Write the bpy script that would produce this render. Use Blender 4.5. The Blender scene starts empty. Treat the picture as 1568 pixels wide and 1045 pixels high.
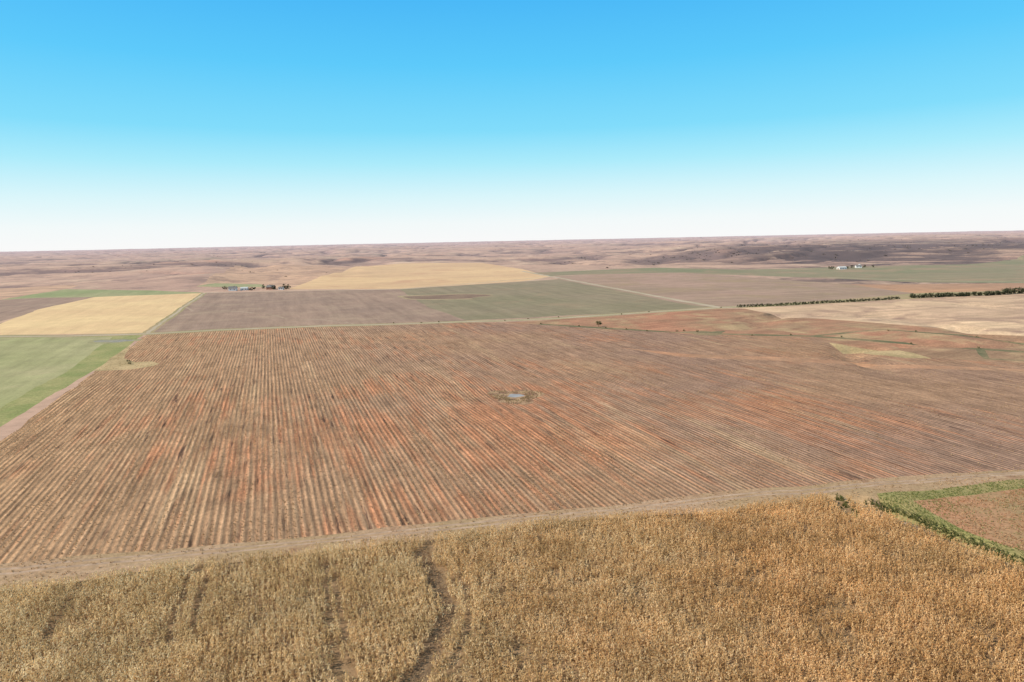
import bpy, math, time
import numpy as np
from mathutils import Vector, Matrix
from mathutils.geometry import delaunay_2d_cdt
T0=time.time()
rng=np.random.default_rng(7)
scene=bpy.context.scene
scene.view_settings.view_transform='Standard'
scene.view_settings.look='None'
scene.view_settings.exposure=0
SUN_BEAR=math.radians(-106); SUN_EL=math.radians(38)
ROW=math.radians(-19.4)
DV=np.array([math.sin(ROW),math.cos(ROW)]); DU=np.array([math.cos(ROW),-math.sin(ROW)])

# ------------------------------------------------------------------ noise
def _h(ix,iy,s):
    a=(ix.astype(np.int64)*374761393+iy.astype(np.int64)*668265263+s*1442695041)&0xffffffff
    a=((a^(a>>13))*1274126177)&0xffffffff
    a=a^(a>>16)
    return (a&0xffff)/32767.5-1.0
def vn(x,y,s=0):
    x=np.asarray(x,float);y=np.asarray(y,float)
    fx=np.floor(x);fy=np.floor(y);tx=x-fx;ty=y-fy
    tx=tx*tx*tx*(tx*(tx*6-15)+10);ty=ty*ty*ty*(ty*(ty*6-15)+10)
    a=_h(fx,fy,s);b=_h(fx+1,fy,s);c=_h(fx,fy+1,s);d=_h(fx+1,fy+1,s)
    return (a*(1-tx)+b*tx)*(1-ty)+(c*(1-tx)+d*tx)*ty
def fbm(x,y,o,s=0):
    v=0;a=.5
    for i in range(o):
        v=v+a*vn(x,y,s+i*17); x=x*2.03+3.1; y=y*2.03-7.7; a*=.5
    return v
def sm(t):
    t=np.clip(t,0,1); return t*t*(3-2*t)

DITCH=[[(73,151),(73,147),(72,139)],[(79,147.5),(84,137),(88,126),(92,116),(99,98),(106,78)]]
def seg_dist(x,y,pl):
    d=np.full(np.shape(x),1e9)
    for (ax,ay),(bx,by) in zip(pl[:-1],pl[1:]):
        vx,vy=bx-ax,by-ay; L=vx*vx+vy*vy
        t=np.clip(((x-ax)*vx+(y-ay)*vy)/L,0,1)
        d=np.minimum(d,np.hypot(x-ax-t*vx,y-ay-t*vy))
    return d
def drains(x,y):
    """eroded draws: 1 in the valley floor, 0 on the tableland"""
    wx=x+140*vn(x/420,y/420,20)+40*vn(x/130,y/130,22); wy=y+140*vn(x/420,y/420,21)+40*vn(x/130,y/130,23)
    n2=fbm(wx/520,wy/520,2,40)*1.6; n3=fbm(wx/210,wy/210,2,41)*1.6; n4=vn(wx/75,wy/75,42)
    d2=np.exp(-np.abs(n2)/.13); d3=np.exp(-np.abs(n3)/.14); d4=np.exp(-np.abs(n4)/.18)
    return d2,d3,d4,wx,wy
def H(x,y,full=False):
    x=np.asarray(x,float);y=np.asarray(y,float)
    r=np.hypot(x,y); b=np.degrees(np.arctan2(x,y))
    h=(0.25*vn(x/45,y/45)+0.7*vn(x/220,y/220,3))*sm((r-40)/200)
    for pl in DITCH:
        d=seg_dist(x,y,pl); h=h-1.7*np.exp(-(d/1.3)**2)
    h=h-0.6*np.exp(-(np.hypot(x-1,(y-261))/6)**2)
    mp=sm((x-80)/100)*sm((600-y)/80)*sm((y-270)/60)
    h=h-mp*3.0*np.exp(-(vn(x/110+9,y/80,5)/.14)**2)
    m2=sm((-9-b)/4)*sm((b+30)/4)*sm((r-1050)/250)
    h=h+m2*(6*vn(x/150,y/200,8)+2*vn(x/50,y/60,9))
    rb=np.interp(b,[-180,-45,-30,-24,-18,-3,3,16,40,180],[1300,1330,1330,1500,1950,2000,1480,1430,1520,1500])
    m=sm((r-rb)/220)
    d2,d3,d4,wx,wy=drains(x,y)
    n1=fbm(wx/1100,wy/1100,3,30)
    A=19+25*sm((r-2500)/12000)
    mr=sm((b-8)/10)*sm((r-1450)/150)*(1-sm((r-6500)/3000))
    dr=(d2*.75+d3*.32+d4*.10)*(1+.9*mr)
    big=n1*1.0*(1-mr)+mr*(np.tanh(n1*6)*.7+.4)
    fade=1-.5*sm((r-12000)/15000)
    h=h+m*(-2+A*fade*(big-dr+.3))
    if full: return h,np.clip(m*(d2*.7+d3*.6+d4*.35)*(1+.4*mr),0,1)
    return h

# ------------------------------------------------------------------ node helper
class N:
    def __init__(s,name):
        s.m=bpy.data.materials.new(name); s.m.use_nodes=True; s.t=s.m.node_tree; s.t.nodes.clear()
        s.out=s.t.nodes.new('ShaderNodeOutputMaterial'); s.b=s.t.nodes.new('ShaderNodeBsdfPrincipled')
        s.b.inputs['Roughness'].default_value=1.; s.b.inputs['Specular IOR Level'].default_value=.03
        s.t.links.new(s.b.outputs[0],s.out.inputs[0]); s._g=None
    def n(s,t,**k):
        x=s.t.nodes.new(t)
        for a,v in k.items(): setattr(x,a,v)
        return x
    def set(s,sock,v):
        if isinstance(v,bpy.types.NodeSocket): s.t.links.new(v,sock)
        elif isinstance(v,(tuple,list)) and len(v)==3 and sock.type=='RGBA': sock.default_value=(*v,1)
        else: sock.default_value=v
    def pos(s):
        if s._g is None: s._g=s.n('ShaderNodeNewGeometry')
        return s._g.outputs['Position']
    def normal(s): s.pos(); return s._g.outputs['Normal']
    def uv(s,su=1,sv=1,ang=ROW):
        r=s.n('ShaderNodeVectorRotate',rotation_type='Z_AXIS'); s.set(r.inputs['Vector'],s.pos()); r.inputs['Angle'].default_value=ang
        m=s.n('ShaderNodeVectorMath',operation='MULTIPLY'); s.set(m.inputs[0],r.outputs[0]); m.inputs[1].default_value=(su,sv,1)
        return m.outputs[0]
    def noise(s,vec=None,scale=1,detail=3,rough=.55,dist=0):
        x=s.n('ShaderNodeTexNoise'); s.set(x.inputs['Vector'],vec if vec is not None else s.pos())
        x.inputs['Scale'].default_value=scale;x.inputs['Detail'].default_value=detail;x.inputs['Roughness'].default_value=rough;x.inputs['Distortion'].default_value=dist
        return x.outputs['Fac']
    def mr(s,v,a,b,c=0,d=1):
        x=s.n('ShaderNodeMapRange',clamp=True); s.set(x.inputs[0],v)
        for i,q in enumerate((a,b,c,d)): s.set(x.inputs[i+1],q)
        return x.outputs[0]
    def ma(s,op,a,b=0):
        x=s.n('ShaderNodeMath',operation=op); s.set(x.inputs[0],a); s.set(x.inputs[1],b); return x.outputs[0]
    def mix(s,f,a,b,bt='MIX'):
        x=s.n('ShaderNodeMix',data_type='RGBA',blend_type=bt); s.set(x.inputs[0],f); s.set(x.inputs[6],a); s.set(x.inputs[7],b); return x.outputs[2]
    def mul(s,c,v):
        x=s.n('ShaderNodeVectorMath',operation='SCALE'); s.set(x.inputs[0],c); s.set(x.inputs['Scale'],v); return x.outputs[0]
    def sep(s,v):
        x=s.n('ShaderNodeSeparateXYZ'); s.set(x.inputs[0],v); return x.outputs
    def attr(s,nm):
        x=s.n('ShaderNodeAttribute',attribute_name=nm); return x.outputs['Fac']
    def distto(s,x,y):
        d=s.n('ShaderNodeVectorMath',operation='DISTANCE'); s.set(d.inputs[0],s.pos()); d.inputs[1].default_value=(x,y,0); return d.outputs['Value']
    def bump(s,h,strength=.5,dist=.1):
        x=s.n('ShaderNodeBump'); x.inputs['Strength'].default_value=strength; x.inputs['Distance'].default_value=dist; s.set(x.inputs['Height'],h); s.t.links.new(x.outputs[0],s.b.inputs['Normal'])
    def haze(s,c):  # aerial haze painted into base colour, stronger away from the site origin
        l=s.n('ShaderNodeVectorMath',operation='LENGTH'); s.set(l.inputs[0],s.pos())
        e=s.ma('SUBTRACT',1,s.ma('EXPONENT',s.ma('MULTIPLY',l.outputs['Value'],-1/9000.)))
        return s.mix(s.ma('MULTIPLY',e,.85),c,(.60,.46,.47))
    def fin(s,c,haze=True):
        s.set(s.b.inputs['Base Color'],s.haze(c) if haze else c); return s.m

def field(name,A,B,C=None,cth=(.55,.68),period=6.,rowamt=.12,ang=ROW,scale=.006,fine=.25):
    n=N(name)
    c=n.mix(n.mr(n.noise(None,scale,4),.38,.62),A,B)
    s1=n.noise(n.uv(.12,.008,ang),1.,5,.7)
    c=n.mul(c,n.mr(s1,.3,.7,1-rowamt*1.6,1+rowamt*1.6))
    if C: c=n.mix(n.ma('MULTIPLY',n.mr(n.noise(None,scale*2.3,5,.6,.6),cth[0],cth[1]),n.mr(s1,.35,.65,.4,1)),c,C)
    c=n.mul(c,n.mr(n.noise(None,.9,5,.7),.25,.75,1-fine,1+fine))
    c=n.mul(c,n.mr(n.noise(None,.07,4,.6),.3,.7,1-fine*.5,1+fine*.5))
    return n.fin(c)

MAT={}
def mat_plough():
    n=N('ploughed_soil')
    p=n.uv(1,1); sx=n.sep(p)
    c=n.mix(n.mr(sx[0],-190,150),(.48,.28,.135),(.335,.198,.13))
    c=n.mix(n.mr(n.noise(None,.009,3),.4,.65,0,.7),c,(.41,.235,.125))
    s1=n.noise(n.uv(.45,.022),1.,5,.7)
    s2=n.noise(n.uv(.10,.009),1.,4,.6)
    big=n.noise(None,.014,4,.6,.5)
    near=n.mr(n.distto(5,225),10,130,.10,0)
    redm=n.ma('MULTIPLY',n.mr(n.ma('ADD',n.ma('MULTIPLY',big,.46),n.ma('ADD',n.ma('MULTIPLY',s1,.54),near)),.525,.635),.78)
    c=n.mix(redm,c,(.49,.205,.10))
    c=n.mix(n.mr(s2,.56,.72,0,.5),c,(.55,.36,.20))
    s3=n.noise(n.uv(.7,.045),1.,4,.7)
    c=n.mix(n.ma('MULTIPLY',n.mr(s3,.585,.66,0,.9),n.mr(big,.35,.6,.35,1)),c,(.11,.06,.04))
    # rows curve gently on the east side and round the pond
    bend=n.ma('MULTIPLY',n.noise(None,.006,1),n.mr(sx[0],20,200,0,26))
    pb=n.mr(n.distto(1,258),6,42,4,0)
    ru=n.ma('ADD',sx[0],n.ma('ADD',bend,pb))
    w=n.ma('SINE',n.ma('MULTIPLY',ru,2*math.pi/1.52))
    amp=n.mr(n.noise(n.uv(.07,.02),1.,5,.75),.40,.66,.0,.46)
    c=n.mul(c,n.ma('ADD',1.03,n.ma('MULTIPLY',w,amp)))  # furrow shade painted into the soil colour along each row
    c=n.mul(c,n.mr(n.noise(n.uv(.9,.03),1.,4,.75),.3,.7,.60,1.40))
    c=n.mul(c,n.mr(n.noise(n.uv(1.6,.7),1,4,.8),.25,.75,.56,1.44))
    c=n.mul(c,n.mr(n.noise(None,.10,5,.7),.3,.7,.80,1.20))
    n.bump(n.ma('ADD',n.ma('MULTIPLY',w,.6),n.ma('MULTIPLY',n.noise(None,1.5,4,.7),1.7)),.8,.13)
    return n.fin(c)
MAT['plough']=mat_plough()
def mat_verge():
    n=N('verge_soil')
    c=n.mix(n.mr(n.noise(None,.05,4),.4,.62),(.48,.30,.18),(.42,.28,.15))
    c=n.mix(n.mr(n.noise(n.uv(.02,.5),1,4,.6),.5,.7,0,.6),c,(.56,.38,.24))
    c=n.mix(n.mr(n.noise(None,.12,5,.7),.56,.7,0,.75),c,(.30,.155,.09))
    c=n.mul(c,n.mr(n.noise(None,1.1,5,.75),.25,.75,.6,1.4))
    n.bump(n.noise(None,1.5,4,.7),.7,.15)
    return n.fin(c)
MAT['verge']=mat_verge()
def simple(name,A,B,s1=.1,s2=1.5,var=.35,th=(.4,.6)):
    n=N(name); c=n.mix(n.mr(n.noise(None,s1,5,.6),th[0],th[1]),A,B)
    c=n.mul(c,n.mr(n.noise(None,s2,4,.7),.25,.75,1-var,1+var)); n.bump(n.noise(None,s2,4,.7),.5,.1)
    return n.fin(c)
MAT['crop']=simple('crop_soil',(.22,.14,.07),(.34,.22,.12),.5,3)
MAT['trail']=simple('trampled_soil',(.15,.095,.055),(.26,.175,.10),.8,3)
MAT['rut']=simple('wheel_rut',(.54,.37,.25),(.39,.26,.17),.3,1.2,.35)
MAT['swale']=simple('swale_grass',(.24,.24,.08),(.39,.30,.13),.06,1.2)
MAT['swalered']=simple('swale_dry_grass',(.50,.26,.14),(.33,.25,.12),.05,1.2,.35,(.42,.66))
MAT['green']=field('green_field_mat',(.35,.335,.15),(.44,.39,.20),(.50,.40,.23),(.52,.7),9,.12,fine=.2)
MAT['greenedge']=simple('green_edge',(.27,.285,.10),(.38,.34,.14),.05,1.)
MAT['pasture']=field('pasture_mat',(.45,.21,.12),(.35,.21,.12),(.49,.34,.18),(.5,.62),12,.16,ang=math.radians(60),scale=.014,fine=.34)
MAT['redband']=field('red_soil',(.56,.28,.155),(.44,.25,.145),(.35,.21,.125),(.48,.6),5,.12,scale=.02)
MAT['tanR']=field('tan_stubble_right',(.74,.50,.30),(.58,.38,.24),(.36,.22,.155),(.50,.60),14,.17,ang=math.radians(75),scale=.009)
MAT['tan']=field('tan_stubble',(.82,.57,.29),(.75,.50,.26),(.68,.45,.24),(.55,.7),11,.06,scale=.01,fine=.12)
MAT['tan2']=field('tan_stubble_far',(.76,.50,.26),(.66,.42,.23),(.58,.31,.18),(.56,.68),20,.09,ang=math.radians(70),scale=.004,fine=.14)
MAT['tan3']=field('tan_prairie',(.64,.40,.25),(.54,.33,.21),(.34,.21,.15),(.5,.6),20,.1,ang=math.radians(40),scale=.008)
MAT['mauve']=field('mauve_field',(.38,.25,.175),(.32,.215,.155),(.43,.30,.20),(.5,.7),9,.12,scale=.009,fine=.2)
MAT['mauvetrack']=simple('field_wheel_track',(.46,.33,.23),(.36,.25,.17),.02,.5)
MAT['olive']=field('olive_field',(.26,.22,.125),(.30,.235,.145),(.36,.25,.15),(.55,.7),9,.10,scale=.008,fine=.18)
MAT['mauve2']=field('mauve_field_far',(.44,.28,.20),(.35,.24,.16),(.35,.25,.13),(.5,.7),18,.14,ang=math.radians(80),scale=.007,fine=.2)
MAT['olive2']=field('olive_field_far',(.225,.225,.115),(.29,.24,.14),(.39,.26,.16),(.50,.63),18,.10,ang=math.radians(85),scale=.005,fine=.15)
MAT['orange']=field('orange_stubble',(.58,.31,.165),(.44,.25,.15),None,(0,1),14,.12,ang=math.radians(80))
MAT['green2']=field('green_wheat',(.29,.32,.135),(.38,.35,.175),None,(0,1),14,.08)
MAT['oval']=simple('dry_pond_bed',(.22,.14,.095),(.29,.195,.125),.02,.5)
MAT['ovalrim']=simple('dry_pond_rim',(.50,.37,.21),(.36,.27,.15),.03,.5)
MAT['road']=simple('gravel_road_mat',(.54,.43,.30),(.46,.37,.24),.03,1.,.2)
MAT['roadgrass']=simple('road_grass',(.34,.29,.13),(.43,.31,.17),.02,.6)
MAT['drain']=simple('drain_grass',(.15,.145,.07),(.35,.24,.13),.03,.7,.35,(.45,.65))
MAT['hollowrim']=simple('hollow_grass',(.29,.275,.13),(.38,.33,.17),.05,.7)
MAT['patch']=simple('drain_tan_patch',(.58,.41,.21),(.40,.29,.14),.06,.7,.35)
MAT['mud']=simple('pond_mud',(.50,.32,.18),(.27,.15,.09),.25,1.4,.4)
MAT['greyblue']=simple('wet_hollow',(.28,.27,.25),(.33,.30,.22),.05,.5)
def mat_water():
    n=N('pond_water_mat'); n.b.inputs['Roughness'].default_value=.35; n.b.inputs['Specular IOR Level'].default_value=.25
    c=n.mix(n.mr(n.noise(None,.3,3),.4,.6),(.36,.29,.25),(.44,.37,.33)); n.bump(n.noise(None,3,2),.1,.02); return n.fin(c,False)
MAT['water']=mat_water()
def mat_prairie():
    n=N('prairie_hills')
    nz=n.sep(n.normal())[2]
    c=n.mix(n.mr(n.noise(None,.0022,5,.6),.42,.58),(.61,.39,.265),(.50,.31,.225))
    c=n.mix(n.mr(n.noise(None,.0045,5,.65,.5),.54,.64,0,.75),c,(.71,.50,.33))
    c=n.mix(n.mr(n.noise(None,.0011,5,.6,.5),.53,.64,0,.7),c,(.38,.29,.19))
    c=n.mix(n.mr(n.noise(None,.0016,4,.6,1.),.57,.65,0,.6),c,(.56,.28,.18))
    c=n.mix(n.mr(n.noise(None,.012,6,.75),.50,.60,0,.6),c,(.28,.18,.14))
    a=n.ma('ADD',n.attr('rnd'),n.mr(n.noise(None,.01,5,.7),.3,.7,-.22,.22))
    c=n.mix(n.mr(a,.28,.68,0,.9),c,(.165,.11,.095))
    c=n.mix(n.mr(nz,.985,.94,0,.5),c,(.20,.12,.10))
    P=n.sep(n.pos())
    east=n.mr(n.ma('SUBTRACT',P[0],n.ma('MULTIPLY',P[1],.26)),-150,260)
    nr=n.mr(P[1],4200,2500)
    br=n.mr(n.ma('ADD',n.noise(n.uv(.0022,.0036,0),1,6,.7,.4),n.ma('MULTIPLY',a,.25)),.46,.56,0,.95)
    c=n.mix(n.ma('MULTIPLY',n.ma('MULTIPLY',east,nr),br),c,(.07,.055,.053))
    c=n.mul(c,n.mr(n.noise(None,.15,4,.7),.3,.7,.85,1.15))
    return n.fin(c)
MAT['prairie']=mat_prairie()

# ------------------------------------------------------------------ layout (metres)
def buf(pl,w):
    L=[];R=[]
    pl=[np.array(p,float) for p in pl]
    for i,p in enumerate(pl):
        a=pl[max(0,i-1)];b=pl[min(len(pl)-1,i+1)];d=(b-a)/np.linalg.norm(b-a);nn=np.array([-d[1],d[0]])
        L.append(tuple(p+nn*w/2));R.append(tuple(p-nn*w/2))
    return L+R[::-1]
def ell(cx,cy,a,b,n=28,wob=.1,ang=0,s=0):
    o=[]
    for i in range(n):
        t=2*math.pi*i/n; k=1+wob*math.sin(3*t+s)+wob*.7*math.sin(5*t+1+s)
        x=a*k*math.cos(t);y=b*k*math.sin(t)
        o.append((cx+x*math.cos(ang)-y*math.sin(ang),cy+x*math.sin(ang)+y*math.cos(ang)))
    return o
crop_top=[(-92,114),(-77,118),(-61,122),(-43,125),(-25,130),(-12,133),(1,137),(16,140),(30,142),(44,142),(52,145),(61,147),(69,150),(75,148),(77,142),(82,134),(86,124),(90,114),(95,96)]
CROP=[(-300,40)]+crop_top+[(104,70),(135,0),(140,-150),(-300,-150)]
TRK=[[(-18,127),(-16.5,121),(-14,113),(-12,106),(-11.5,100),(-12.5,94),(-14.5,86),(-15,70)]]
verge_top=[(-320,52),(-120,119),(-99,124),(-83,127),(-65,130),(-46,134),(-27,139),(-13,141),(9,145),(32,150),(56,156),(73,158),(99,163),(129,166),(164,171),(420,205)]
VERGE=verge_top+[(600,205),(600,-150),(-320,-150)]
RUT=[[(x,y-o) for x,y in verge_top if x<60]+[(73,158-o),(99,162-o*.7),(129,166-o*.6),(200,175-o*.5)] for o in (2.4,4.3)]
SWALE=[(83,151),(94,153),(125,160),(159,166),(420,198),(600,200),(600,-150),(150,-150),(145,0),(110,75),(98,99),(92,117),(89,124),(86,133),(82,143)]
SWRED=[(90,147),(120,154),(165,160),(420,185),(600,180),(600,-150),(200,-150),(125,60),(101,105),(95,121),(91,131)]
PL=[(-142,150),(-162,208),(-206,331),(-256,476),(-183,496),(-108,503),(-41,509),(-11,507),(53,468),(112,419),(177,392),(181,362),(196,328),(233,306),(269,286),(600,240),(600,190),(129,140),(-130,100)]
RD=[(-1200,500),(-454,479),(-361,478),(-313,474),(-258,479),(-185,500),(-90,507),(-41,515),(34,523),(93,545),(174,570),(198,576)]
RD2=[(23,1344),(67,1109),(124,820),(175,575)]
D1=[(20,490),(60,462),(115,424),(177,400),(240,345),(300,300)]
D2=[(177,400),(230,420),(300,350),(420,300)]
D3=[(240,345),(225,320),(260,300),(330,285)]
POLY=[
('rolling_hills','tan3',[(-473,1027),(-822,2051),(-416,1974),(-302,923)]),
('tan_stubble_field','tan2',[(-302,923),(-348,1252),(-381,1806),(-310,2020),(-74,1870),(25,1435),(67,1109),(17,1002),(-144,888)]),
('green_field','green2',[(-473,1027),(-494,1146),(-393,1078),(-352,990)]),
('mauve_field','mauve',[(-402,478),(-526,862),(-528,873),(-596,901),(-637,851),(-1000,830),(-1500,700),(-1500,480)]),
('tan_stubble_field','tan3',[(-996,1241),(-921,1235),(-825,1259),(-716,1134),(-610,884),(-637,851),(-1000,830),(-1400,1100)]),
('green_field','green2',[(-637,851),(-682,1048),(-512,971),(-419,909),(-400,892),(-526,862),(-602,871)]),
('tan_stubble_field','tan',[(-257,483),(-402,486),(-422,561),(-478,689),(-526,862),(-400,892)]),
('green_field','green',[(-257,472),(-213,346),(-206,323),(-176,228),(-142,150),(-122,118),(-320,52),(-700,-60),(-1200,400),(-1200,495),(-454,479),(-361,478),(-313,474)]),
('olive_field','olive2',[(34,1258),(284,1367),(404,1216),(820,1231),(1025,1368),(1230,1405),(2000,1500),(2000,760),(713,765),(578,765),(487,823),(425,950),(350,1054),(129,1150),(60,1130)]),
('mauve_field','mauve2',[(72,1033),(69,1110),(129,1146),(292,1143),(345,981),(403,814),(403,670),(189,567),(172,575),(159,597)]),
('orange_stubble_field','orange',[(403,814),(440,800),(578,765),(713,765),(2000,760),(2000,700),(622,670),(499,662),(394,660)]),
('grass_verge','roadgrass',[(403,670),(622,680),(2000,710),(2000,690),(603,655),(484,645),(364,613),(189,563),(187,572)]),
('olive_field','olive',[(-144,880),(72,1033),(159,597),(172,578),(94,550),(-35,525),(-78,636)]),
('mauve_field','mauve',[(-258,480),(-400,892),(-289,884),(-144,880),(-78,636),(-35,525),(-41,510),(-90,505),(-185,498)]),
('wheel_track','mauvetrack',buf([(-330,690),(-300,640),(-250,625),(-215,600),(-185,560),(-150,545),(-120,515)],3)),
('dry_pond','ovalrim',ell(-74,751,51,36,wob=.09)),
('dry_pond','oval',ell(-72,750,47,29,wob=.07)),
('tan_stubble_field','tanR',[(191,556),(189,567),(228,570),(364,613),(484,642),(603,649),(2000,690),(2000,200),(600,250),(321,343),(291,383),(258,433),(227,456),(201,501)]),
('pasture','pasture',[(-14,505),(23,512),(171,562),(191,558),(201,501),(223,480),(258,433),(291,383),(321,343),(700,250),(600,200),(200,200),(0,400)]),
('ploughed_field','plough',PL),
('red_soil_band','redband',[(60,376),(90,350),(133,333),(184,307),(225,292),(400,263),(400,258),(225,286),(176,300),(127,325),(85,341)]),
('grassy_hollow','patch',[(176,374),(184,360),(189,356),(199,345),(202,338),(201,322),(190,324),(184,331),(180,333),(178,342),(172,350)]),
('grassy_hollow','patch',[(-257,462),(-213,346),(-208,334),(-192,336),(-184,345),(-184,352),(-192,360),(-200,358),(-215,372)]),
('drainage_channel','drain',buf(D1,6)),('drainage_channel','drain',buf(D2,5)),('drainage_channel','drain',buf(D3,4)),
('grassy_hollow','drain',ell(122,428,12,14)),
('field_verge','verge',VERGE),
('wheel_track','rut',buf(RUT[0],.75)),('wheel_track','rut',buf(RUT[1],.75)),
('grass_swale','swale',SWALE),('dry_grass_swale','swalered',SWRED),
('crop_field_soil','crop',CROP),
('trampled_path','trail',buf(TRK[0],2.8)),
('grass_margin','greenedge',[(-257,472),(-213,346),(-206,323),(-176,228),(-142,150),(-150,146),(-188,228),(-222,335),(-275,466),(-320,468),(-320,474)]),
('wet_hollow','hollowrim',ell(-263,446,17,11)),
('wet_hollow','greyblue',ell(-263,446,13,6)),
('pond_bank','mud',ell(1,258,9.5,12.5,wob=.2)),
('pond_water','water',ell(.5,261,3.1,3.,wob=.12,s=2)),
('grass_verge','roadgrass',buf([(-258,478),(-400,892)],7)),
('grass_verge','roadgrass',buf(RD,13)),
('dirt_track','road',buf([(-258,478),(-400,892)],2.6)),
('gravel_road','road',buf(RD2,7)),
('gravel_road','road',buf(RD,5.5)),
('dirt_track','road',buf([(67,1109),(-144,884),(-289,888),(-400,895)],5)),
('dirt_track','road',buf([(440,950),(578,780),(1100,760)],4)),
]
WARP=1.0
def warp(p):
    x,y=p[:,0],p[:,1]
    return np.stack([x+WARP*(vn(x/14,y/14,50)+.5*vn(x/5,y/5,52)),y+WARP*(vn(x/14,y/14,51)+.5*vn(x/5,y/5,53))],1)
def dens(poly):
    o=[]
    P=np.array(poly,float)
    for a,b in zip(P,np.roll(P,-1,0)):
        L=np.linalg.norm(b-a); m=(a+b)/2; step=5 if np.hypot(*m)<350 else 14
        k=min(60,max(1,int(L/step)))
        for i in range(k): o.append(a+(b-a)*i/k)
    return warp(np.array(o))
DP=[dens(p[2]) for p in POLY]
def pip(x,y,P):
    ins=np.zeros(x.shape,bool); X=P[:,0];Y=P[:,1];n=len(P);j=n-1
    bb=(x>X.min())&(x<X.max())&(y>Y.min())&(y<Y.max())
    xi=x[bb];yi=y[bb];r=np.zeros(xi.shape,bool)
    for i in range(n):
        c=((Y[i]>yi)!=(Y[j]>yi))
        if Y[j]!=Y[i]:
            r^=c&(xi<(X[j]-X[i])*(yi-Y[i])/(Y[j]-Y[i])+X[i])
        j=i
    ins[bb]=r; return ins
R1=2600.
ang=np.concatenate([np.arange(-55,55,.15),np.arange(55,305,1.25)])
pts=[(R1*math.sin(math.radians(a)),R1*math.cos(math.radians(a))) for a in ang]
NR=len(pts); ed=[(i,(i+1)%NR) for i in range(NR)]
def rings(r0,r1,g,st):
    r=r0;k=0
    A=ang[::st]
    while r<r1:
        a=np.radians(A+(k%2)*.07*st)
        jit=1+.3*(g-1)*np.sin(a*91+k)
        for t,q in zip(a,r*jit): pts.append((q*math.sin(t),q*math.cos(t)))
        r*=g;k+=1
rings(25,300,1.06,10); rings(300,1000,1.03,5); rings(1000,2560,1.012,2)
for pl in DITCH:
    for w in (.01,1.4,2.8,5):
        for p in dens(buf(pl,w)): pts.append(tuple(p))
for P in DP:
    b=len(pts); n=len(P); pts.extend(map(tuple,P)); ed.extend((b+i,b+(i+1)%n) for i in range(n))
vo,eo,fo,_,_,_=delaunay_2d_cdt([Vector(p) for p in pts],ed,[],0,1e-4)
V=np.array([(v.x,v.y) for v in vo]); F=np.array([f for f in fo if len(f)==3])
C=V[F].mean(1)
cat=np.full(len(F),-1)
for k,P in enumerate(DP): cat[pip(C[:,0],C[:,1],P)]=k
a=V[F[:,1]]-V[F[:,0]];b=V[F[:,2]]-V[F[:,0]]; cr=a[:,0]*b[:,1]-a[:,1]*b[:,0]
F[cr<0]=F[cr<0][:,::-1]
Z,DRV=H(V[:,0],V[:,1],True)
V3=np.column_stack([V,Z])
def mesh_obj(name,verts,faces,mats,smooth=True,attr=None,midx=None):
    verts=np.asarray(verts,np.float32);faces=np.asarray(faces,np.int32)
    me=bpy.data.meshes.new(name); k=faces.shape[1]
    me.vertices.add(len(verts)); me.vertices.foreach_set('co',verts.ravel())
    me.loops.add(faces.size); me.loops.foreach_set('vertex_index',faces.ravel())
    me.polygons.add(len(faces)); me.polygons.foreach_set('loop_start',np.arange(0,faces.size,k,dtype=np.int32))
    me.polygons.foreach_set('use_smooth',np.full(len(faces),smooth))
    if midx is not None: me.polygons.foreach_set('material_index',np.asarray(midx,np.int32))
    if attr is not None:
        at=me.attributes.new('rnd','FLOAT','POINT'); at.data.foreach_set('value',np.asarray(attr,np.float32))
    for m in (mats if isinstance(mats,list) else [mats]): me.materials.append(m)
    me.update(calc_edges=True)
    o=bpy.data.objects.new(name,me); scene.collection.objects.link(o); return o
def sub(name,sel,mat):
    f=F[sel]; u,inv=np.unique(f,return_inverse=True)
    return mesh_obj(name,V3[u],inv.reshape(-1,3),mat)
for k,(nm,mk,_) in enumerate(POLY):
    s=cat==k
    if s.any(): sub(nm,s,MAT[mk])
s=cat==-1; f=F[s];u,inv=np.unique(f,return_inverse=True)
pv=V3[u];pf=inv.reshape(-1,3)
rr=R1*np.exp(np.arange(0,260)*.0113)
aa=np.radians(ang)
gx=rr[:,None]*np.sin(aa)[None];gy=rr[:,None]*np.cos(aa)[None]
gz,gd=H(gx,gy,True); fv=np.stack([gx,gy,gz],2).reshape(-1,3)
i,j=np.meshgrid(np.arange(len(rr)-1),np.arange(NR),indexing='ij'); j2=(j+1)%NR
A_=(i*NR+j).ravel();B_=(i*NR+j2).ravel();C_=((i+1)*NR+j2).ravel();D_=((i+1)*NR+j).ravel()
ff=np.concatenate([np.stack([A_,D_,C_],1),np.stack([A_,C_,B_],1)])
e1=fv[ff[0,1]]-fv[ff[0,0]];e2=fv[ff[0,2]]-fv[ff[0,0]]
if np.cross(e1,e2)[2]<0: ff=ff[:,::-1]
mesh_obj('ground',np.concatenate([pv,fv]),np.concatenate([pf,ff+len(pv)]),MAT['prairie'],True,np.concatenate([DRV[u],gd.ravel()]))
print('ground',time.time()-T0)

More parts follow.
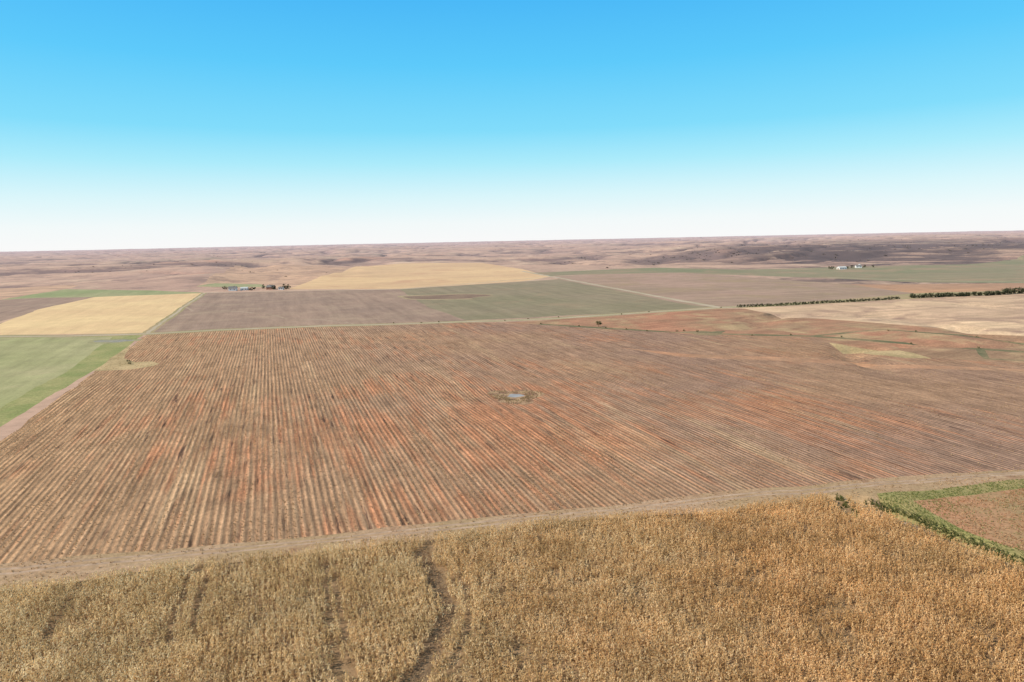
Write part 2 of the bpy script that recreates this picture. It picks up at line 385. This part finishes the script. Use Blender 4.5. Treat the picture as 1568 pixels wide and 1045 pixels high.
# ------------------------------------------------------------------ vegetation
def leafmat(name,cols):
    n=N(name); n.b.inputs['Roughness'].default_value=.85
    r=n.n('ShaderNodeValToRGB'); n.set(r.inputs[0],n.attr('rnd'))
    e=r.color_ramp.elements
    for i,cc in enumerate(cols):
        p=i/(len(cols)-1)
        if i==0: q=e[0]
        elif i==len(cols)-1: q=e[-1]
        else: q=e.new(p)
        q.position=p;q.color=(*cc,1)
    return n,r.outputs[0]
def translucent(n,c,f=.35):
    tr=n.n('ShaderNodeBsdfTranslucent');n.set(tr.inputs[0],c);mx=n.n('ShaderNodeMixShader');mx.inputs[0].default_value=f
    n.t.links.new(n.b.outputs[0],mx.inputs[1]);n.t.links.new(tr.outputs[0],mx.inputs[2]);n.t.links.new(mx.outputs[0],n.out.inputs[0])
def tufts(name,P,K,h,spread,width,mat,rn=None):
    n=len(P); P=np.repeat(P,K,0); m=len(P)
    a=rng.uniform(0,2*np.pi,m); hh=h*rng.uniform(.6,1.15,m)
    sp=spread*rng.uniform(.2,1.,m); d=np.stack([np.cos(a),np.sin(a)],1)
    w=width*rng.uniform(.6,1.3,m)[:,None]; q=np.stack([-d[:,1],d[:,0]],1)*w
    v=np.zeros((m,4,3)); b=P[:,:2]+d*sp[:,None]*.2
    v[:,0,:2]=b-q;v[:,1,:2]=b+q;v[:,0,2]=v[:,1,2]=P[:,2]-.03
    mid=P[:,:2]+d*sp[:,None]*.6
    v[:,2,:2]=mid+q*.8; v[:,2,2]=P[:,2]+hh*.7
    v[:,3,:2]=P[:,:2]+d*sp[:,None]-q*.3; v[:,3,2]=P[:,2]+hh
    f=np.arange(m)[:,None]*4+np.array([[0,1,2,3]])
    r=np.clip(np.repeat(rng.uniform(0,1,n) if rn is None else rn,K)*.6+rng.uniform(0,.4,m),0,1)
    return mesh_obj(name,v.reshape(-1,3),f,mat,False,np.repeat(r,4))
def rows(P,du,dv,ju,jv,x0,x1,y0,y1):
    cs=np.array([(x0,y0),(x0,y1),(x1,y0),(x1,y1)]); uu=cs@DU;vv=cs@DV
    U,Vv=np.meshgrid(np.arange(math.floor(uu.min()/du)*du,uu.max(),du),np.arange(vv.min(),vv.max(),dv))
    U=U.ravel()+0.;Vv=Vv.ravel()+rng.uniform(-jv,jv,U.size); U=U+rng.normal(0,ju,U.size)
    x=U*DU[0]+Vv*DV[0];y=U*DU[1]+Vv*DV[1]
    k=(x>x0)&(x<x1)&(y>y0)&(y<y1);x=x[k];y=y[k]
    k=pip(x,y,dens(P)); return x[k],y[k]

TRK2=[[(-62,122),(-57,118),(-54.5,110),(-51,99)],[(-60,117),(-57,108),(-53,95)],[(-36,121),(-31,104),(-24,84)],[(-34.3,121),(-29.2,104),(-22.3,84)],[(4,133),(5,128)],[(-15,118),(-9,112),(-7.5,98),(-9.5,90)],[(-79,117),(-73,98)]]
x,y=rows(CROP,.80,.30,.09,.16,-150,150,62,155)
dT=seg_dist(x,y,TRK[0]); wob=1.35+1.4*vn(x/2.2,y/2.2,60)+.8*vn(x/.8,y/.8,61)
keep=dT>wob
for t in TRK2:
    d=seg_dist(x,y,t); keep&=(d>.46+.45*vn(x/1.7,y/1.7,62))
dD=np.minimum(seg_dist(x,y,DITCH[0]),seg_dist(x,y,DITCH[1])); keep&=dD>1.5
keep&=rng.uniform(0,1,x.size)<.90+.7*np.minimum(0,vn(x/3.5,y/3.5,64)+.15)
x=x[keep];y=y[keep];nP=x.size;z=H(x,y)
print('plants',nP)
ph=(1.4+.25*vn(x/9,y/9,65)+.22*vn(x/2,y/2,66))*rng.uniform(.68,1.22,nP)
base=np.column_stack([x,y,z])
KL=5
VV=[];FF=[];RR=[];TIPS=[];off=0
tone=np.clip(.55+.22*vn(x/7,y/7,67)+.22*vn(x/1.7,y/1.7,68)+rng.normal(0,.24,nP),0,1)
lean=rng.normal(0,.13,(nP,2))
a=rng.uniform(0,np.pi,nP);q=np.stack([np.cos(a),np.sin(a)],1)
v=np.zeros((nP,4,3));top=base[:,:2]+lean*ph[:,None]
v[:,0,:2]=base[:,:2]-q*.02;v[:,1,:2]=base[:,:2]+q*.02;v[:,2,:2]=top+q*.015;v[:,3,:2]=top-q*.015
v[:,0,2]=v[:,1,2]=z;v[:,2,2]=v[:,3,2]=z+ph
VV.append(v.reshape(-1,3));FF.append(np.arange(nP)[:,None]*4+np.array([[0,1,2,3]]));RR.append(np.repeat(tone*.8,4));off+=nP*4
for k in range(2):
    aa2=a+k*np.pi/2; q=np.stack([np.cos(aa2),np.sin(aa2)],1)*rng.uniform(.05,.09,nP)[:,None]
    v=np.zeros((nP,4,3)); hl=rng.uniform(.2,.36,nP)
    v[:,0,:2]=top;v[:,0,2]=z+ph-.06
    v[:,1,:2]=top+q;v[:,1,2]=z+ph+hl*.45
    v[:,2,:2]=top+lean*.3;v[:,2,2]=z+ph+hl
    v[:,3,:2]=top-q;v[:,3,2]=z+ph+hl*.45
    VV.append(v.reshape(-1,3));FF.append(off+np.arange(nP)[:,None]*4+np.array([[0,1,2,3]]));RR.append(np.repeat(np.clip(tone*.6+.2,0,1),4));off+=nP*4
for k in range(KL):
    la=rng.uniform(0,2*np.pi,nP);d=np.stack([np.cos(la),np.sin(la)],1);q=np.stack([-d[:,1],d[:,0]],1)
    fr=(.3+.65*k/(KL-1))+rng.uniform(-.06,.06,nP); z0=z+ph*fr; L=rng.uniform(.3,.62,nP)
    c0=base[:,:2]+lean*(ph*fr)[:,None]; w=rng.uniform(.05,.09,nP)[:,None]
    v=np.zeros((nP,5,3))
    up=rng.uniform(.05,.28,nP); dn=rng.uniform(-.3,.15,nP)
    m=c0+d*(L*.5)[:,None];t=c0+d*L[:,None]
    v[:,0,:2]=c0-q*w*.4;v[:,0,2]=z0; v[:,1,:2]=m-q*w;v[:,1,2]=z0+up
    v[:,2,:2]=m+q*w;v[:,2,2]=z0+up; v[:,3,:2]=c0+q*w*.4;v[:,3,2]=z0
    v[:,4,:2]=t;v[:,4,2]=z0+dn
    VV.append(v.reshape(-1,3)); b=off+np.arange(nP)[:,None]*5
    FF.append(b+np.array([[0,1,2,3]]))
    TIPS.append(np.column_stack([b[:,0]+1,b[:,0]+4,b[:,0]+2]))
    RR.append(np.repeat(np.clip(tone+rng.normal(0,.15,nP),0,1),5));off+=nP*5
VA=np.concatenate(VV);FQ=np.concatenate(FF);TT=np.concatenate(TIPS);RA=np.concatenate(RR)
FT=np.concatenate([FQ[:,[0,1,2]],FQ[:,[0,2,3]],TT])
n,c=leafmat('dry_crop_leaf',[(.40,.26,.12),(.73,.53,.27),(.90,.69,.39),(.98,.82,.53)])
gx_=n.mr(n.ma('ADD',n.sep(n.pos())[0],n.ma('MULTIPLY',n.mr(n.noise(None,.03,4),.2,.8,-1,1),60)),-45,60)
c=n.mix(gx_,c,n.mix(1.,c,(1.0,.85,.72),'MULTIPLY'))
c=n.mul(c,n.mr(n.noise(None,.09,4,.6),.3,.7,.87,1.1))
m_crop=n.fin(c,False);translucent(n,c,.42)
mesh_obj('dry_crop_plants',VA,FT,m_crop,False,RA)

def scatter(P,n,x0,x1,y0,y1):
    x=rng.uniform(x0,x1,n);y=rng.uniform(y0,y1,n);k=pip(x,y,dens(P));return x[k],y[k]
n,c=leafmat('straw_tuft',[(.32,.19,.10),(.57,.37,.20),(.76,.54,.31)]); m_straw=n.fin(c,False);translucent(n,c,.3)
x,y=rows(PL,1.52,.7,.17,.35,-230,260,120,420)
r=np.hypot(x,y);uu_=x*DU[0]+y*DU[1];vv_=x*DV[0]+y*DV[1]
k=(~pip(x,y,dens(VERGE)))&(rng.uniform(0,1,x.size)<np.clip(1.2-r/420,.15,1)*(1-.6*sm((uu_-40)/80))*(.32+.8*vn(uu_/2.6,vv_/18,70)+.6*vn(uu_/28,vv_/35,72)))
k&=np.hypot(x-1,y-260)>12
x=x[k];y=y[k];print('stubble',x.size)
tufts('crop_stubble',np.column_stack([x,y,H(x,y)]),4,.30,.34,.085,m_straw)
x,y=scatter(VERGE,42000,-190,190,90,175)
k=(~pip(x,y,dens(CROP)))&(~pip(x,y,dens(SWALE)));k&=rng.uniform(0,1,x.size)<.4+.6*vn(x/6,y/3,71)
k&=(seg_dist(x,y,RUT[0])>.5)&(seg_dist(x,y,RUT[1])>.5)
x=x[k];y=y[k]
tufts('verge_dry_grass',np.column_stack([x,y,H(x,y)]),5,.34,.32,.045,m_straw)
xs=[];ys=[]
for i in range(600):
    t=rng.uniform(0,6.999); i0=int(t);fr=t-i0
    p=np.array(TRK[0][i0])*(1-fr)+np.array(TRK[0][i0+1])*fr+rng.normal(0,1.0,2); xs.append(p[0]);ys.append(p[1])
xs=np.array(xs);ys=np.array(ys)
tufts('trampled_stalks',np.column_stack([xs,ys,H(xs,ys)]),4,.22,.7,.035,m_straw)
n,c=leafmat('green_grass_blades',[(.15,.17,.045),(.26,.28,.09),(.44,.36,.17)]); m_gr=n.fin(c,False);translucent(n,c,.3)
x,y=scatter(SWALE,60000,78,190,90,175)
kk=pip(x,y,dens(SWRED));k=(~kk)|(rng.uniform(0,1,x.size)<.14+.35*(vn(x/8,y/8,75)>.25));k&=rng.uniform(0,1,x.size)<.75+.4*vn(x/3,y/3,74);x=x[k];y=y[k]
tufts('green_grass',np.column_stack([x,y,H(x,y)]),4,.26,.28,.05,m_gr)
x,y=scatter(SWRED,40000,85,200,90,185);k=rng.uniform(0,1,x.size)<.5+.5*vn(x/5,y/5,73);x=x[k];y=y[k]
n,c=leafmat('dry_red_grass',[(.36,.18,.09),(.56,.31,.17),(.66,.46,.25)]); m_rg=n.fin(c,False);translucent(n,c,.3)
tufts('dry_grass',np.column_stack([x,y,H(x,y)]),4,.30,.3,.05,m_rg)
xs=[];ys=[]
for pl,cnt in ((DITCH[0],300),(DITCH[1],1700)):
    for i in range(cnt):
        t=rng.uniform(0,len(pl)-1.001);i0=int(t);fr=t-i0
        p=np.array(pl[i0])*(1-fr)+np.array(pl[i0+1])*fr+rng.normal(0,.7,2)+np.array([.9,.2]);xs.append(p[0]);ys.append(p[1])
xs=np.array(xs);ys=np.array(ys)
n,c=leafmat('weed',[(.05,.06,.02),(.13,.14,.045),(.32,.26,.12)]); m_weed=n.fin(c,False)
tufts('ditch_weeds',np.column_stack([xs,ys,H(xs,ys)]),5,.55,.35,.06,m_weed)
t=rng.uniform(0,2*np.pi,480);rad=rng.uniform(.45,1.2,480)*(1+.2*np.sin(3*t));xs=1+8.5*rad*np.cos(t);ys=258+10*rad*np.sin(t)
k=np.hypot((xs-.5)/3.9,(ys-261)/4.1)>1;xs=xs[k];ys=ys[k]
n,c=leafmat('reeds',[(.16,.11,.06),(.46,.32,.17),(.70,.51,.29)]); m_reed=n.fin(c,False);translucent(n,c,.3)
tufts('pond_reeds',np.column_stack([xs,ys,H(xs,ys)]),5,.4,.4,.07,m_reed)

def mk_leaf(name,cols):
    n,c=leafmat(name,cols); return n.fin(c,False)
m_leaf=mk_leaf('tree_leaf',[(.03,.033,.018),(.06,.065,.035),(.11,.105,.06)])
m_leafb=mk_leaf('bush_leaf',[(.09,.08,.035),(.18,.15,.07),(.28,.22,.12)])
nb=N('bark');m_bark=nb.fin(nb.mix(nb.noise(None,4,4),(.07,.05,.035),(.14,.11,.08)),False)
def cyl(p0,p1,r0,r1,k=6):
    p0=np.array(p0,float);p1=np.array(p1,float);d=p1-p0;d/=np.linalg.norm(d)
    a=np.cross(d,[.3,.9,.1]);a/=np.linalg.norm(a);b=np.cross(d,a);v=[]
    for p,r in((p0,r0),(p1,r1)):
        for i in range(k):
            t=2*np.pi*i/k;v.append(p+r*(a*np.cos(t)+b*np.sin(t)))
    f=[];
    for i in range(k):
        j=(i+1)%k;f+= [(i,j,k+j),(i,k+j,k+i)]
    return np.array(v),np.array(f)
def tree_arrays(x,y,h,cr,nl,ls,low=.15):
    z=float(H(x,y));Vs=[];Fs=[];Ms=[];Rs=[];o=0
    def add(v,f,m,r):
        nonlocal o
        Vs.append(v);Fs.append(f+o);Ms.append(np.full(len(f),m));Rs.append(r);o+=len(v)
    v,f=cyl((x,y,z-.1),(x+rng.normal(0,.03)*h,y,z+h*.62),.035*h,.012*h);add(v,f,0,np.zeros(len(v)))
    nc=9;cen=[]
    for i in range(nc):
        a=rng.uniform(0,2*np.pi);zz=rng.uniform(low+.15,.92);rad=cr*math.sqrt(max(.05,1-((zz-.5)/.55)**2))*rng.uniform(.3,.85)
        c=np.array([x+rad*math.cos(a),y+rad*math.sin(a),z+zz*h]);cen.append(c)
        if i<6:
            v,f=cyl((x,y,z+h*(low+.1+.05*i)),c,.012*h,.004*h,4);add(v,f,0,np.zeros(len(v)))
    cen=np.array(cen);ci=rng.integers(0,nc,nl)
    cs=cr*rng.uniform(.28,.5,nc)
    P=cen[ci]+rng.normal(0,1,(nl,3))*cs[ci][:,None]*np.array([.55,.55,.45]); P[:,2]=np.maximum(P[:,2],z+.05*h)
    A=rng.normal(0,1,(nl,3));A/=np.linalg.norm(A,axis=1)[:,None];B=np.cross(A,rng.normal(0,1,(nl,3)));B/=np.linalg.norm(B,axis=1)[:,None]
    s=(ls*rng.uniform(.6,1.3,nl))[:,None]
    v=np.stack([P-A*s,P+B*s*.8,P+A*s,P-B*s*.8],1).reshape(-1,3);b=np.arange(nl)[:,None]*4
    f=np.concatenate([b+np.array([[0,1,2]]),b+np.array([[0,2,3]])])
    rn=np.clip(.5*(P[:,2]-z)/h+.25*rng.uniform(0,1,nc)[ci]+rng.uniform(0,.3,nl),0,1)
    add(v,f,1,np.repeat(rn,4))
    return np.concatenate(Vs),np.concatenate(Fs),np.concatenate(Ms),np.concatenate(Rs)
def trees(name,specs,leaf):
    Vs=[];Fs=[];Ms=[];Rs=[];o=0
    for s_ in specs:
        v,f,m,r=tree_arrays(*s_);Vs.append(v);Fs.append(f+o);Ms.append(m);Rs.append(r);o+=len(v)
    return mesh_obj(name,np.concatenate(Vs),np.concatenate(Fs),[m_bark,leaf],False,np.concatenate(Rs),np.concatenate(Ms))
def along(pl,step,jit):
    o=[];pl=np.array(pl,float)
    for a,b in zip(pl[:-1],pl[1:]):
        L=np.linalg.norm(b-a)
        for t in np.arange(0,L,step): o.append(a+(b-a)*t/L+rng.normal(0,jit,2))
    return o
trees('windbreak_shrub_row',[(p[0],p[1],rng.uniform(1.7,2.6),rng.uniform(1.2,1.7),70,.33,.0) for p in along([(190,569),(228,577),(300,598),(352,615)],2.2,.4)],m_leaf)
trees('windbreak_tree_row',[(p[0],p[1],rng.uniform(3.2,4.8)+(1.8 if p[0]>455 else -.8),rng.uniform(2.0,3.0),160,.42,.0) for p in along([(366,620),(440,628),(484,643),(603,652),(760,690)],2.6,.8)],m_leaf)
trees('roadside_tree',[(60,466,4.6,1.9,420,.26,.12)],m_leafb)
sh=[]
for pl in (D1,D2,RD[6:]):
    for p in along(pl,17,3):
        if rng.uniform()<.5: sh.append((p[0],p[1],rng.uniform(.6,1.4),rng.uniform(.6,1.2),40,.22,.0))
for cx_,cy_ in ((-205,360),(-200,352),(112,440),(118,430)): sh.append((cx_,cy_,1.2,1.0,60,.22,.0))
trees('shrub_clumps',sh,m_leafb)
fs=[]
for px,py in [(-352,925),(-347,930),(-343,950),(-322,925),(-315,930),(-308,935),(-303,926),(-335,955),(-395,940),(-388,958),(-312,955)]:
    fs.append((px+rng.normal(0,2),py,rng.uniform(4,7),rng.uniform(2.2,3.6),150,.5,.05))
for px,py in [(570,1160),(582,1168),(612,1185),(625,1180),(548,1165),(536,1150)]: fs.append((px,py,rng.uniform(4,6),rng.uniform(2.2,3.),120,.5,.05))
trees('farmstead_trees',fs,m_leaf)
N0=60000
b=np.radians(rng.uniform(-48,50,N0));r=1350*np.exp(rng.uniform(0,1,N0)**1.1*2.0)
x=r*np.sin(b);y=r*np.cos(b)
own=np.ones(N0,bool)
for (nm,mk,_),P in zip(POLY,DP):
    if mk!='tan3': own&=~pip(x,y,P)
x=x[own];y=y[own];z,dv_=H(x,y,True)
bb=np.degrees(np.arctan2(x,y))
pr=np.clip((dv_-.45)/.4,0,1)*.14+.003+.42*sm((bb-9)/10)*np.clip((dv_-.3)/.4,0,1)
k=rng.uniform(0,1,x.size)<pr*(.2+.8*(vn(x/500,y/500,80)>0));x=x[k];y=y[k];z=z[k];nt=x.size;print('junipers',nt)
KQ=16;P=np.repeat(np.column_stack([x,y,z]),KQ,0);sz=np.repeat(rng.uniform(.9,2.4,nt)*np.clip(np.hypot(x,y)/3500,1,1.8),KQ)[:,None]
P=P+rng.normal(0,.55,P.shape)*sz*np.array([1.3,1.3,.45])+np.array([0,0,.5])*sz
m=len(P);A=rng.normal(0,1,(m,3));A/=np.linalg.norm(A,axis=1)[:,None];B=np.cross(A,rng.normal(0,1,(m,3)));B/=np.linalg.norm(B,axis=1)[:,None]
v=np.stack([P-A*sz*.5,P+B*sz*.4,P+A*sz*.5,P-B*sz*.4],1).reshape(-1,3)
n,c=leafmat('juniper',[(.05,.045,.035),(.09,.08,.055),(.15,.12,.09)]);m_jun=n.fin(c,True)
mesh_obj('distant_trees',v,np.arange(m)[:,None]*4+np.array([[0,1,2,3]]),m_jun,False,np.repeat(rng.uniform(0,1,m),4))

# ------------------------------------------------------------------ farm buildings
def flat(name,c,rough=.7):
    n=N(name);n.b.inputs['Roughness'].default_value=rough
    return n.fin(n.mul(n.mix(0,c,c),n.mr(n.noise(None,.8,4,.7),.3,.7,.85,1.1)),False)
W_=flat('white_siding',(.80,.79,.76));RF=flat('shingle_roof',(.22,.20,.19));RR_=flat('weathered_barn_paint',(.30,.15,.10));GL=flat('window_glass',(.05,.06,.08),.2);MT=flat('galvanised_steel',(.6,.59,.56),.6);DR=flat('door_paint',(.3,.22,.16))
def part(par,name,v,f,mat):
    me=bpy.data.meshes.new(name);me.from_pydata([tuple(q) for q in v],[],f);me.materials.append(mat);me.update()
    o=bpy.data.objects.new(name,me);scene.collection.objects.link(o);o.parent=par;return o
def boxv(x0,x1,y0,y1,z0,z1):
    return [(x0,y0,z0),(x1,y0,z0),(x1,y1,z0),(x0,y1,z0),(x0,y0,z1),(x1,y0,z1),(x1,y1,z1),(x0,y1,z1)],[(0,3,2,1),(4,5,6,7),(0,1,5,4),(1,2,6,5),(2,3,7,6),(3,0,4,7)]
def building(name,x,y,L,W,Hh,rh,rot,wm,rm,big=False):
    e=bpy.data.objects.new(name,None);scene.collection.objects.link(e);e.location=(x,y,float(H(x,y))-.1);e.rotation_euler=(0,0,math.radians(rot))
    l,w=L/2,W/2
    v=[(-l,-w,0),(l,-w,0),(l,w,0),(-l,w,0),(-l,-w,Hh),(l,-w,Hh),(l,w,Hh),(-l,w,Hh),(-l,0,Hh+rh),(l,0,Hh+rh)]
    part(e,'walls',v,[(0,1,5,4),(1,2,6,9,5),(2,3,7,6),(3,0,4,8,7)],wm)
    o_=.4;s=rh/w;zb=Hh-o_*s
    rv=[]
    for xx in(-l-o_,l+o_):
        rv+=[(xx,-w-o_,zb+.02),(xx,0,Hh+rh+.02),(xx,w+o_,zb+.02),(xx,w+o_,zb+.2),(xx,0,Hh+rh+.22),(xx,-w-o_,zb+.2)]
    part(e,'roof',rv,[(5,4,3,2,1,0),(6,7,8,9,10,11),(0,1,7,6),(1,2,8,7),(2,3,9,8),(3,4,10,9),(4,5,11,10),(5,0,6,11)],rm)
    k=0
    for side in(-1,1):
        for i in range(max(2,int(L/4))):
            cx=-l+(i+.5)*L/max(2,int(L/4))
            yy=side*w; v,f=boxv(cx-.5,cx+.5,min(yy,yy+side*.05),max(yy,yy+side*.05),Hh*.4,Hh*.4+1.1);k+=1
            part(e,'window_%d'%k,v,f,GL)
    dw=1.8 if big else .5
    v,f=boxv(-l-.06,-l,-dw,dw,0,Hh*.85 if big else 2.1);part(e,'door',v,f,DR)
    return e
building('farmhouse',-376,925,10,7,3.8,2.2,8,W_,RF)
building('farm_shed',-364,934,9,7,2.8,1.5,10,W_,MT,True)
building('barn',-329,938,10,8,3.4,2.4,-5,RR_,RF,True)
building('garage',-309,920,6,5,2.5,1.4,0,W_,RF,True)
building('machine_shed',556,1150,13,8,3.2,1.6,8,W_,MT,True)
building('farmhouse',597,1176,9,7,3.2,1.9,-10,W_,RF)
def bin_(x,y,r,h):
    e=bpy.data.objects.new('grain_bin',None);scene.collection.objects.link(e);e.location=(x,y,float(H(x,y)))
    k=20;v=[];f=[]
    lev=[(r,0)]
    for i in range(8):
        z=h*(i+1)/8; lev+=[(r*1.015,z-h/16),(r,z)]
    for rr_,z in lev:
        for i in range(k): t=2*math.pi*i/k;v.append((rr_*math.cos(t),rr_*math.sin(t),z))
    for l_ in range(len(lev)-1):
        for i in range(k): j=(i+1)%k;f.append((l_*k+i,l_*k+j,(l_+1)*k+j,(l_+1)*k+i))
    part(e,'bin_wall',v,f,MT)
    v=[(1.05*r*math.cos(2*math.pi*i/k),1.05*r*math.sin(2*math.pi*i/k),h+.01) for i in range(k)]+[(.2*math.cos(2*math.pi*i/k),.2*math.sin(2*math.pi*i/k),h+r*.55) for i in range(k)]
    part(e,'bin_roof',v,[(i,(i+1)%k,k+(i+1)%k,k+i) for i in range(k)]+[tuple(range(k,2*k))],MT)
bin_(606,1190,2.6,4.5)

# ------------------------------------------------------------------ light, sky, camera
w=bpy.data.worlds.new('World');scene.world=w;w.use_nodes=True;t=w.node_tree
bg=t.nodes['Background'];bg.inputs[1].default_value=.1
sky=t.nodes.new('ShaderNodeTexSky');sky.sky_type='NISHITA';sky.sun_disc=False;sky.sun_elevation=SUN_EL;sky.sun_rotation=SUN_BEAR
tc=t.nodes.new('ShaderNodeTexCoord');sx=t.nodes.new('ShaderNodeSeparateXYZ');t.links.new(tc.outputs['Generated'],sx.inputs[0])
rp=t.nodes.new('ShaderNodeValToRGB');t.links.new(sx.outputs[2],rp.inputs[0])
st=[(0,(1.,1.,1.)),(.026,(.93,.99,1.)),(.063,(.72,.95,1.)),(.108,(.42,.86,1.)),(.152,(.22,.74,1.)),(.235,(.105,.61,1.)),(.312,(.065,.50,.97)),(.5,(.05,.22,.42)),(1,(.05,.10,.18))]
e=rp.color_ramp.elements
for i,(p,c) in enumerate(st):
    q=e[0] if i==0 else (e[-1] if i==len(st)-1 else e.new(p)); q.position=p;q.color=(*c,1)
sc=t.nodes.new('ShaderNodeVectorMath');sc.operation='SCALE';sc.inputs['Scale'].default_value=10.;t.links.new(rp.outputs[0],sc.inputs[0])
mx=t.nodes.new('ShaderNodeMix');mx.data_type='RGBA';mx.inputs[0].default_value=.93
t.links.new(sky.outputs[0],mx.inputs[6]);t.links.new(sc.outputs[0],mx.inputs[7]);t.links.new(mx.outputs[2],bg.inputs[0])
L=bpy.data.lights.new('sun','SUN');L.energy=5.0;L.angle=math.radians(.5);L.color=(1,.92,.80)
so=bpy.data.objects.new('sun',L);scene.collection.objects.link(so)
sd=Vector((math.sin(SUN_BEAR)*math.cos(SUN_EL),math.cos(SUN_BEAR)*math.cos(SUN_EL),math.sin(SUN_EL)))
so.rotation_mode='QUATERNION';so.rotation_quaternion=sd.to_track_quat('Z','Y')
cam=bpy.data.cameras.new('camera');co=bpy.data.objects.new('camera',cam);scene.collection.objects.link(co);scene.camera=co
cam.sensor_width=36;cam.lens=24.0;cam.clip_end=100000;cam.clip_start=.5
p=math.radians(8.41);ro=math.atan(33/1568)
r0=Vector((1,0,0));u0=Vector((0,math.sin(p),math.cos(p)));fw=Vector((0,math.cos(p),-math.sin(p)))
rt=r0*math.cos(ro)-u0*math.sin(ro);up=r0*math.sin(ro)+u0*math.cos(ro)
M=Matrix((rt,up,-fw)).transposed().to_4x4();M.translation=Vector((0,0,60));co.matrix_world=M
print('done',time.time()-T0)
